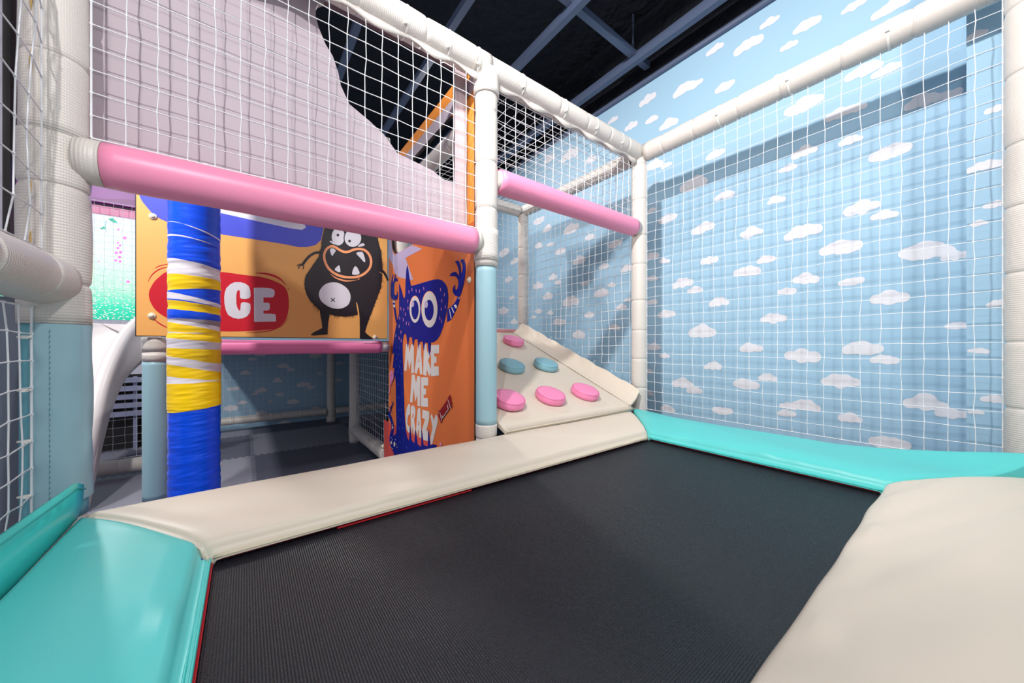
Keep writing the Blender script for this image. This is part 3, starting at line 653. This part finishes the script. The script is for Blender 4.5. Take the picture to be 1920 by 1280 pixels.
PX_([(565, 440), (575, 365), (592, 380), (585, 440), (568, 480)], orange_m, 3); PX_([(682, 600), (695, 490), (705, 600)], orange_m, 3)
S5, S6, S7 = 1066.7, 2133.3, 3200
sh = lambda pts, d: [(x, y+d) for x, y in pts]
bm_ = [(300, 960), (350, 1110), (385, 1240), (400, 1277), (420, 1240), (425, 1180), (430, 950), (445, 700), (463, 600), (485, 680), (515, 900), (540, 1025), (700, 980), (850, 935), (1000, 895), (1080, 887), (1160, 910), (1230, 980), (1265, 1060), (1283, 1200)]
bm_ += sh([(1285, 200), (1270, 380), (1230, 580), (1180, 780), (1120, 940), (1060, 1030), (1000, 1075), (940, 1085), (930, 1230), (905, 1367), (885, 1230), (875, 1100), (820, 1085), (795, 1257), (768, 1060), (712, 1075), (692, 1232), (668, 1018), (612, 1025), (583, 1182), (555, 980), (505, 980), (475, 1202), (450, 990), (440, 930), (420, 908), (395, 940), (380, 1020), (370, 1150)], S5)
bm_ += sh([(370, 100), (375, 300), (385, 600), (392, 900), (400, 1100), (405, 1250)], S6)
bm_ += sh([(403, 210), (410, 400), (425, 600), (440, 720), (465, 850), (497, 918), (522, 610), (550, 900), (605, 970), (632, 690), (675, 990), (742, 1035), (752, 675), (790, 1000), (870, 1032), (893, 665), (925, 1010), (980, 992), (1050, 1000), (1060, 1012), (900, 1300), (300, 1500), (180, 1130), (130, 1030), (108, 930), (112, 800), (150, 690), (150, 600), (110, 480), (82, 400), (90, 340), (120, 320), (130, 380), (160, 460), (190, 570), (200, 650), (195, 720), (182, 815), (220, 800), (245, 750), (248, 600), (240, 300)], S7)
bm_ += sh([(235, 900), (225, 680), (195, 770), (205, 520), (172, 535), (200, 225), (165, 260), (185, 30)], S6)
bm_ += sh([(190, 1050), (230, 820), (280, 600), (300, 500), (300, 0)], S5)
PX_(bm_, bluep, 0)
PX_([(130, 1200), (135, 1000), (160, 850), (180, 790), (190, 790), (180, 850), (170, 1000), (205, 850), (220, 790), (235, 795), (225, 870), (250, 855), (275, 900), (275, 940), (240, 920), (210, 960), (200, 1080), (205, 1180), (230, 1215), (258, 1190), (262, 1110), (278, 1180), (278, 1250), (250, 1305), (200, 1305), (150, 1280)], bluep, 0)
PX_([(1530, 510), (1560, 482), (1600, 500), (1630, 580), (1635, 680), (1610, 900), (1570, 1080), (1525, 1225), (1480, 1235), (1420, 1215), (1380, 1160), (1370, 1090), (1390, 1030), (1425, 1000), (1420, 1060), (1430, 1105), (1460, 1090), (1485, 1000), (1480, 900), (1440, 840), (1390, 822), (1310, 822), (1340, 770), (1400, 737), (1450, 750), (1493, 820), (1500, 750), (1480, 650), (1450, 580), (1420, 545), (1440, 520), (1480, 512), (1515, 560), (1535, 680), (1537, 790), (1570, 700), (1570, 600), (1550, 560), (1530, 540)], bluep, 0)
PX_([(1470, 180), (1525, 180), (1500, 280), (1450, 420), (1350, 620), (1260, 680), (1265, 430), (1350, 360), (1420, 280)], bluep, 1)
PX_([(1395, 345), (1430, 325), (1465, 365), (1440, 415)], creamp, 1)
for s_, w_ in (([(1305, 420), (1345, 615)], 14), ([(1350, 380), (1400, 495)], 18), ([(1480, 212), (1525, 195)], 12)): PX_(stroke(s_, w_), creamp, 1)
PX_(stroke([(190, 250), (215, 450), (258, 690)], 36), bluep, 1); PX_([(172, 262), (222, 268), (224, 292), (178, 285)], creamp, 1); PX_([(182, 330), (225, 335), (218, 390), (190, 375)], creamp, 1)
for k, (cx, cy, rx, ry, px, py, qx, qy, hx, hy, h1, h2) in enumerate(((620, 430, 105, 262, 620, 435, 73, 192, 572, 318, 28, 62), (910, 430, 157, 358, 903, 440, 92, 208, 842, 325, 35, 70))):
    PX_(ell(cx-2, cy-16, rx*1.03, ry), peach, 1); PX_(ell(cx, cy, rx, ry), creamp, 1); PX_(ell(px, py, qx, qy), bluep, 1); PX_(ell(hx, hy, h1, h2), lilacp, 1)
rd = random.Random(9)
for x, y in ((500, 75), (560, 30), (645, 50), (705, 60), (800, 10), (1130, 30), (1205, 130), (1160, 250), (1145, 420), (1225, 375), (1120, 600), (1150, 660), (475, 260), (480, 400), (395, 430), (340, 410), (430, 520), (315, 600), (385, 630), (445, 700), (497, 715), (300, 760), (340, 880), (235, 950), (305, 1000), (345, 1050)):
    PX_(stroke([(x+rd.uniform(-8, 8), y-32), (x, y+32)], 10), pinkp if x > 300 else lilacp, 1)
for x, y in ((250, 110), (315, 130), (295, 260), (250, 350), (335, 400), (230, 480), (305, 500), (265, 610), (350, 640), (290, 860), (355, 890), (360, 1050), (270, 1120), (310, 1130)): PX_(stroke([(x, y-24), (x+3, y+24)], 7), violet, 2)
for x, y in ((290, 300), (345, 300), (280, 450), (325, 500), (390, 530), (295, 670), (370, 660), (385, 890), (315, 950), (450, 1050)): PX_(stroke([(x, y-26), (x+8, y+26)], 7), violet, 3)
for x, y, a, c in ((145, 955, 14, 34), (208, 985, 17, 52), (172, 650, 12, 32)): PX_(ell(x, y, a, c, 14), creamp, 3)
for x, y in ((170, 900), (230, 895), (245, 990), (262, 1045), (175, 1075), (140, 1050), (145, 860), (165, 590), (133, 545)): PX_(ell(x, y, 6, 11, 8), creamp, 3)
for s_, w_ in (([(115, 340), (135, 260), (185, 165)], 24), ([(132, 265), (102, 232)], 9), ([(165, 200), (163, 125)], 9), ([(140, 290), (155, 370)], 8), ([(175, 170), (200, 150)], 9)): PX_(stroke(s_, w_, len(s_) > 2), bluep, 3)
PX_([(1318, -15), (1340, 75), (1330, 95), (1355, 130), (1345, 190), (1375, 240), (1325, 235), (1290, 300), (1160, 480), (1135, 575), (1120, 500), (1085, 430), (1080, 380), (1100, 360), (1080, 300), (1110, 320), (1240, 130)], crimson, 3)
for s_ in ([(1275, 90), (1330, 275)], [(1115, 350), (1155, 520)], [(1160, 410), (1165, 465)], [(1165, 465), (1285, 295)], [(1285, 295), (1268, 200)]): PX_(stroke(s_, 9), creamp, 3)
PX_(ell(150, 690, 42, 112), pinkp, 2); PX_(stroke([(135, 790), (135, 860)], 34), pinkp, 2); PX_(stroke([(128, 840), (97, 1050)], 12), pinkp, 2); PX_(stroke([(120, 700), (180, 655)], 10), coral, 2); PX_(ell(1130, 985, 22, 32, 12), pinkp, 3)
mb.build('printed_panel', t)
caps(t, [hitx(881, 525, BX), hitx(718.5, 836, BX)], (-1, 0, 0))
# --- lilac board with a swooping cut-out
LY = 1.59
t = thing('lilac_board', 'large plain lilac board with a swooping cut-out, behind the net', 'board')
hp = [(592, 15), (597, 7), (610, 3), (700, 47), (853, 127), (853, 345), (830, 335), (812, 320), (780, 304), (745, 287), (720, 252), (692, 226), (655, 195), (639, 160), (634, 135), (624, 105), (610, 82), (597, 50), (592, 30)]
a = hp[:3]; hpts = [hity(px, py, LY) for px, py in hp]
mb = MB(); mb.prism([[(-.56, LY, .962), (.905, LY, .962), (.905, LY, 1.875), (-.56, LY, 1.875)], [(p.x, LY, p.z) for p in hpts]], (0, 1, 0), .022, lilac, lilace)
mb.build('panel', t)
#@@MISC
# ------------------------------------------------------------------ wrapped column
SX, SY, SR = -.20, 2.34, .098
cols = {'b': mat('blue_wrap', (0, 78, 232), .3, .5, bump=('strap', 1.0, .35, .003)), 'w': mat('white_wrap', (226, 220, 228), .4, .5, bump=('strap', 1.0, .3, .003)), 'y': mat('yellow_wrap', (252, 208, 0), .38, .5, bump=('strap', 1.0, .3, .003)), 'g': mat('grey_mesh_backing', (150, 138, 146), .7)}
dep = SX*.6018+SY*.7986-SR*.6
def zy(py): return H+(CY-py)/F*dep
BND = [(418, 438, 'w'), (418, 441, 'b'), (442, 455, 'w'), (445, 455, 'b'), (486, 499, 'w'), (515, 521, 'y'), (546, 538, 'b'), (548, 567, 'w'), (560, 573, 'b'), (563, 574, 'y'), (580, 588, 'b'), (597, 600, 'g'), (599, 611, 'w'), (604, 620, 'y'), (622, 626, 'w'), (625, 626, 'y'), (633, 643, 'w'), (652, 656, 'y'), (666, 684, 'w'), (681, 700, 'y'), (704, 716, 'w'), (718, 716.3, 'y'), (772, 764, 'b')]
vd = Vector((SX, SY, 0)).normalized(); rt = Vector((vd.y, -vd.x, 0)); SEG = 72
def hp_(j): return (Vector((math.cos(2*PI*j/SEG), math.sin(2*PI*j/SEG), 0)).dot(rt)+1)/2
curves = [[2.2]*SEG]; kinds = ['b']
for n_, (l_, r_, q) in enumerate(BND):
    prev = curves[-1]; curves.append([min(prev[j]-.0004, zy(l_+(r_-l_)*hp_(j))+.0022*noise.noise(Vector((hp_(j)*5, n_*3.1, 3)))) for j in range(SEG)]); kinds.append(q)
curves.append([-.6]*SEG)
mb = MB(); rings = []; rk = []
for n_ in range(len(curves)-1):
    a_, b_ = curves[n_], curves[n_+1]; gap = max(x-y for x, y in zip(a_, b_)); cnt = max(1, int(gap/(.0045 if gap < .9 else .012)))
    for c_i in range(cnt):
        rings.append([a_[j]+(b_[j]-a_[j])*c_i/cnt for j in range(SEG)]); rk.append(kinds[n_])
rings.append(curves[-1]); ns = []
for R_ in rings:
    ring = []
    for j in range(SEG):
        an = 2*PI*j/SEG; d = Vector((math.cos(an), math.sin(an), 0)); z = R_[j]; tilt = d.dot(rt)*.012
        r = SR+.0035*noise.noise(Vector((0, (z+tilt)*26, 4)))+0.0017*noise.noise(Vector((math.cos(an)*1.3, math.sin(an)*1.3+7, (z-tilt)*90)))+(.003 if .15 < z < .5 else 0)
        ring.append(Vector((SX, SY, z))+d*r)
    ns.append(mb.add(ring))
for i in range(len(rings)-1):
    for j in range(SEG): mb.face((ns[i]+j, ns[i]+(j+1) % SEG, ns[i+1]+(j+1) % SEG, ns[i+1]+j), cols[rk[i]], None, True)
o = mb.build('wrapped_column'); o['label'] = 'thick column wound with blue, white and yellow plastic tape'; o['category'] = 'column'
# ------------------------------------------------------------------ climbing ramp
def rz(y): return .045+(y-1.40)*.407
t = thing('climbing_ramp', 'sloping cream vinyl climbing ramp in the far right bay', 'ramp')
RX0, RX1, RY0, RY1 = 1.012, 2.075, 1.43, 2.73
mb = MB(); top = []
for i in range(41):
    x = RX0+(RX1-RX0)*i/40; row = []
    for j in range(41):
        y = RY0-.03+(RY1-RY0+.03)*j/40
        e = min(i, 40-i, j)/40
        z = rz(y)+.004*noise.noise(Vector((x*5, y*3, 1)))+.003*noise.noise(Vector((x*2+y*6, y*8, 5)))-(.012 if j == 0 else 0)
        row.append((x, y, z))
    top.append(row)
mb.rings(top, cream, closed=False, cap=False)
lo = mb.add([(RX0, RY0-.03, rz(RY0)-.035), (RX1, RY0-.03, rz(RY0)-.035), (RX1, RY1, rz(RY1)-.06), (RX0, RY1, rz(RY1)-.06)])
E = len(top[0]); f0 = 0
edge = [i*E for i in range(41)]; mb.face(edge[::-1]+[lo, lo+1][0:2], cream)
mb.face([40*E+j for j in range(E)]+[lo+2, lo+1], cream); mb.face([j for j in range(E)][::-1]+[lo, lo+3], cream)
mb.face([i*E+E-1 for i in range(41)]+[lo+2, lo+3], cream); mb.face((lo, lo+3, lo+2, lo+1), cream)
mb.build('slope_cushion', t)
rings = []
for k in range(25):
    y = RY0-.01+(RY1-RY0+.0)*k/24; z = rz(y); w_ = .003*noise.noise(Vector((y*9, 2, 2))); h = .085+.012*abs(math.sin(k*PI/3.4))
    q = .012*noise.noise(Vector((y*7, 5, 5)))
    rings.append([(RX1-.02, y, z+.004), (RX1+.012, y, z+.014), (RX1+.055+w_, y, z+.044+q*.5), (RX1+.098, y, z+h+.006), (RX1+.102, y, z+h+.002), (RX1+.060+w_, y, z+.036+q*.5), (RX1+.016, y, z+.004), (RX1-.01, y, z-.004)])
mb = MB(); mb.rings(rings, cream, smooth=False); mb.build('side_flap', t, label='cream side flap tied to the net')
mb = MB(); mb.tube([(RX0-.0+.005, RY0-.034, rz(RY0-.03)-.012), (RX1+.02, RY0-.034, rz(RY0-.03)-.012)], .004, creamh, 6); mb.build('hem', t)
for k in range(8):
    y = RY0+.08+k*.165; mb = MB(); z = rz(y)+.085; mb.tube([(RX1+.094, y, z), (RX1+.12, y, z+.015), (RX1+.145, y+.005, z+.03)], .0018, cordm, 5); mb.build('tie_cord', t)
puckb = mat('dusty_blue_puff', (128, 178, 192), .38, bump=('noise', 50, .2, .002))
puckp = mat('pink_puff', (240, 138, 182), .38, bump=('noise', 50, .2, .002))
N_ = Vector((0, -.407, 1)).normalized()
def hit_ramp(px, py, off):
    r = ray(px, py); o = Vector((0, 0, H)); p0 = Vector((0, 1.40, .045))+N_*off
    return o+r*((p0-o).dot(N_)/r.dot(N_))
labs = [(964, 634, 'p', 'lone pink round pad at the top of the ramp'), (961, 680, 'b', 'dusty blue round pad nearest the middle post'), (1025, 678, 'b', 'dusty blue round pad on the right of its row'),
        (956, 742, 'p', 'pink round pad half hidden by the blue post'), (1034, 735, 'p', 'pink round pad in the middle of the bottom row'), (1099, 728, 'p', 'pink round pad at the right end of the bottom row')]
for i, (px, py, c, lab) in enumerate(labs):
    m = puckp if c == 'p' else puckb
    p = hit_ramp(px, py, .05); p -= N_*.05
    th = thing('climbing_pad', lab, 'climbing pad', 'round pads on the climbing ramp')
    a = Vector((1, 0, 0)); b = N_.cross(a); R = .091; SG = 48
    def ringp(h, r, wr=0):
        return [p+N_*h+(a*math.cos(k*2*PI/SG)+b*math.sin(k*2*PI/SG))*(r+wr*noise.noise(Vector((k*.9, h*20, i*3)))) for k in range(SG)]
    mb = MB(); mb.rings([ringp(.004, R*.97, .005), ringp(.014, R*1.03, .006), ringp(.028, R*1.045, .005), ringp(.040, R*1.0, .002), ringp(.044, R*.985)], m); mb.build('gathered_side', th)
    mb = MB(); mb.rings([ringp(.0435, R*.985), ringp(.049, R*.94), ringp(.053, R*.75), ringp(.055, R*.4), ringp(.0555, R*.02)], m); mb.build('top_cover', th)
    mb = MB(); pts = ringp(.044, R*.995); mb.tube(pts+[pts[0]], .0018, m, 5); mb.build('piping', th)
# ------------------------------------------------------------------ play deck and back corner
deckm = mat('deck_underside', (120, 116, 118), .7)
t = thing('play_deck', 'low play deck roofing the dark space behind the yellow board', 'deck')
mb = MB(); mb.box((-.34, PYB+.075, .44), (XW-.03, YW-.02, .49), deckm); mb.build('deck_board', t)
# screen wall on the far left
SYW = 5.30
scr = bpy.data.materials.new('bright_meadow_screen'); scr.use_nodes = True; nt = scr.node_tree; b = nt.nodes['Principled BSDF']
tc = nt.nodes.new('ShaderNodeTexCoord'); sep = nt.nodes.new('ShaderNodeSeparateXYZ'); nt.links.new(tc.outputs['Generated'], sep.inputs[0])
ramp = nt.nodes.new('ShaderNodeValToRGB'); nt.links.new(sep.outputs['Z'], ramp.inputs[0])
for i, (pos, c) in enumerate([(0, (0, 190, 150)), (.13, (60, 214, 176)), (.32, (176, 236, 206)), (.62, (214, 240, 226)), (1, (214, 228, 252))]):
    e = ramp.color_ramp.elements[i] if i < 2 else ramp.color_ramp.elements.new(pos)
    e.position = pos; e.color = rgb(*c)
vor = nt.nodes.new('ShaderNodeTexVoronoi'); vor.inputs['Scale'].default_value = 40; mp = nt.nodes.new('ShaderNodeMapping'); mp.inputs['Scale'].default_value = (1, 1, 1.8)
nt.links.new(tc.outputs['Object'], mp.inputs[0]); nt.links.new(mp.outputs[0], vor.inputs['Vector'])
ms_ = nt.nodes.new('ShaderNodeMath'); ms_.operation = 'LESS_THAN'; ms_.inputs[1].default_value = .3; nt.links.new(vor.outputs['Distance'], ms_.inputs[0])
mx = nt.nodes.new('ShaderNodeMix'); mx.data_type = 'RGBA'; nt.links.new(ms_.outputs[0], mx.inputs[0]); nt.links.new(ramp.outputs[0], mx.inputs[6]); mx.inputs[7].default_value = rgb(246, 250, 244)
nt.links.new(mx.outputs[2], b.inputs['Emission Color']); b.inputs['Emission Strength'].default_value = 1.15; b.inputs['Base Color'].default_value = rgb(20, 20, 20)
zs0, zs1 = .72, 1.765
mb = MB(); mb.box((-3.0, SYW, -.6), (-.64, SYW+.12, zs0-.005), wallw); mb.box((-3.0, SYW+.05, zs0-.005), (-.64, SYW+.12, 3.2), wallw); struct(mb, 'wall_left')
t = thing('display_screen', 'bright screen showing a green flower meadow, far left', 'screen')
mb = MB(); mb.box((-2.2, SYW, zs0), (-.66, SYW+.045, zs1), scr)
leafm = mat('screen_leaf', (30, 170, 140), .5); flm = mat('screen_flower', (230, 110, 190), .5)
for m_, e_ in ((leafm, .6), (flm, .9)):
    bb = m_.node_tree.nodes['Principled BSDF']; bb.inputs['Emission Color'].default_value = bb.inputs['Base Color'].default_value; bb.inputs['Emission Strength'].default_value = e_
q = SYW-.001
for s_ in ([(202, 410), (212, 409), (221, 418), (212, 417)], [(187, 429), (194, 424), (199, 427), (193, 430)]): mb.prism([[hity(a_, c_, q) for a_, c_ in s_]], (0, 1, 0), 0, leafm)
mb.prism([[hity(a_, c_, q) for a_, c_ in stroke([(200, 413), (197, 424), (200, 436)], 1)]], (0, 1, 0), 0, leafm)
for x, y, r in ((234, 446, 4), (222, 430, 2.5), (221, 455, 2.5), (225, 460, 2.5), (221, 465, 3), (218, 474, 3.5), (226, 473, 3.5), (224, 482, 3.5), (217, 488, 3), (225, 490, 3), (240, 528, 3.5), (185, 490, 2)): mb.prism([[hity(a_, c_, q) for a_, c_ in ell(x, y, r, r*.75, 12)]], (0, 1, 0), 0, flm)
mb.build('screen_panel', t)
mb = MB(); mb.box((-2.3, SYW-.02, zs1), (-.64, SYW+.03, zs1+.085), pinkd); mb.build('top_frame', t, label='pink frame strip')
t = thing('fascia_board', 'purple fascia board above the bright screen', 'fascia board')
purp = mat('deep_purple', (128, 26, 128), .4); purl = mat('light_purple', (152, 66, 162), .4)
mb = MB(); mb.box((-3, SYW-.06, 1.872), (-.645, SYW-.01, 2.6), purp)
mb.prism([[hity(px, py, SYW-.061) for px, py in smooth([(120, 364), (165, 369), (200, 373), (230, 373.5), (262, 372), (262, 335), (180, 320), (120, 310)], 3)]], (0, 1, 0), 0, purl)
mb.build('panel', t); mb = MB(); mb.box((-3, SYW-.072, 1.872), (-.645, SYW-.06, 1.887), purl); mb.build('lip', t)
net('white net in front of the bright screen', (-2.0, 5.18, .55), (1, 0, 0), (0, 0, 1), 1.40, 1.32, seed=14, r=.0012)
# dark opening under the screen wall with a pale slatted rack
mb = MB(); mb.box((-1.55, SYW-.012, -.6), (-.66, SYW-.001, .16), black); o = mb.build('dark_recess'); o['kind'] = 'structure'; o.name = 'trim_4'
t = thing('slatted_rack', 'pale grey slatted rack in the dark opening below the slide', 'rack'); rk = mat('pale_grey_rack', (150, 156, 186), .5)
for k in range(5):
    mb = MB(); z = -.26+k*.085; mb.box((-1.25, SYW-.10, z), (-.70, SYW-.07, z+.05), rk); mb.build('slat', t)
for x in (-1.23, -.92, -.74):
    mb = MB(); mb.box((x, SYW-.07, -.6), (x+.03, SYW-.04, .14), rk); mb.build('upright', t)
# ------------------------------------------------------------------ white slide
path = [(300, 585, 2.95), (268, 606, 2.86), (240, 638, 2.74), (220, 676, 2.62), (203, 722, 2.50), (190, 775, 2.40), (178, 830, 2.32), (166, 885, 2.26), (152, 945, 2.22), (138, 1005, 2.2)]
pp = []
for i in range(len(path)-1):
    for q in range(5):
        t_ = q/5; p = [path[min(max(i+j, 0), len(path)-1)] for j in (-1, 0, 1, 2)]
        pp.append(tuple(.5*((2*p[1][a])+(-p[0][a]+p[2][a])*t_+(2*p[0][a]-5*p[1][a]+4*p[2][a]-p[3][a])*t_*t_+(-p[0][a]+3*p[1][a]-3*p[2][a]+p[3][a])*t_**3) for a in range(3)))
W3 = [Vector((0, 0, H))+ray(px, py)*d for px, py, d in pp]
prof = [(.02, -.20), (.035, -.12), (.045, -.03), (.035, .02), (.0, .045), (-.035, .03), (-.05, -.02), (-.07, -.12), (-.12, -.16), (-.30, -.165), (-.40, -.13), (-.44, -.02), (-.46, .03), (-.50, .045), (-.535, .01), (-.52, -.12), (-.50, -.20), (-.25, -.215)]
rings = []
for i, p in enumerate(W3):
    tdir = (W3[min(i+1, len(W3)-1)]-W3[max(i-1, 0)]).normalized(); L_ = Vector((1, .15, 0)).normalized(); N2 = L_.cross(tdir).normalized()
    if N2.z < 0: N2 = -N2
    N2 = (N2+Vector((0, 0, .6))).normalized()
    wl = 1.0+1.1*max(0, 1-i/(len(W3)*.62)); rings.append([p+L_*(a-.03)+(N2*c if c > -.06 or a < -.09 else Vector((0, 0, -.06))+(Vector((0, 0, c+.06)))*wl) for a, c in smooth(prof, 2)])
mb = MB(); mb.rings(rings, slidem); o = mb.build('slide'); o['label'] = 'white moulded plastic slide curving down behind the left post'; o['category'] = 'slide'
# grey boards outside the left net
gb = mat('grey_lilac_board', (178, 174, 188), .55)
t = thing('side_board', 'pale grey board with a black edge outside the left net', 'board')
mb = MB(); mb.box((-1.3, 1.52, .60), (-.50, 1.545, 2.3), gb); mb.build('panel', t); mb = MB(); mb.box((-.50, 1.517, .60), (-.488, 1.548, 2.3), black); mb.build('edge_trim', t)
t = thing('side_board', 'dark grey lower board outside the left net', 'board')
mb = MB(); mb.box((-1.3, 1.56, -.6), (-.485, 1.58, .585), mat('slate_grey_board', (104, 112, 128), .5)); mb.build('panel', t); mb = MB(); mb.box((-.485, 1.555, -.6), (-.47, 1.585, .585), black); mb.build('edge_trim', t)
#@@END
# ------------------------------------------------------------------ put every thing's origin at its base and lift the world so the floor is z = 0
bpy.context.view_layer.update()
def desc(o): return [o]+[d for c in o.children for d in desc(c)]
for o in [o for o in C.objects if o.parent is None and o.type in ('MESH', 'EMPTY')]:
    ds = [d for d in desc(o) if d.type == 'MESH']
    if not ds: continue
    vs = [v.co for d in ds for v in d.data.vertices]
    c = Vector(((min(v.x for v in vs)+max(v.x for v in vs))/2, (min(v.y for v in vs)+max(v.y for v in vs))/2, min(v.z for v in vs)))
    for d in ds:
        for v in d.data.vertices: v.co -= c
        d.data.update()
    o.location = c+Vector((0, 0, Z0))
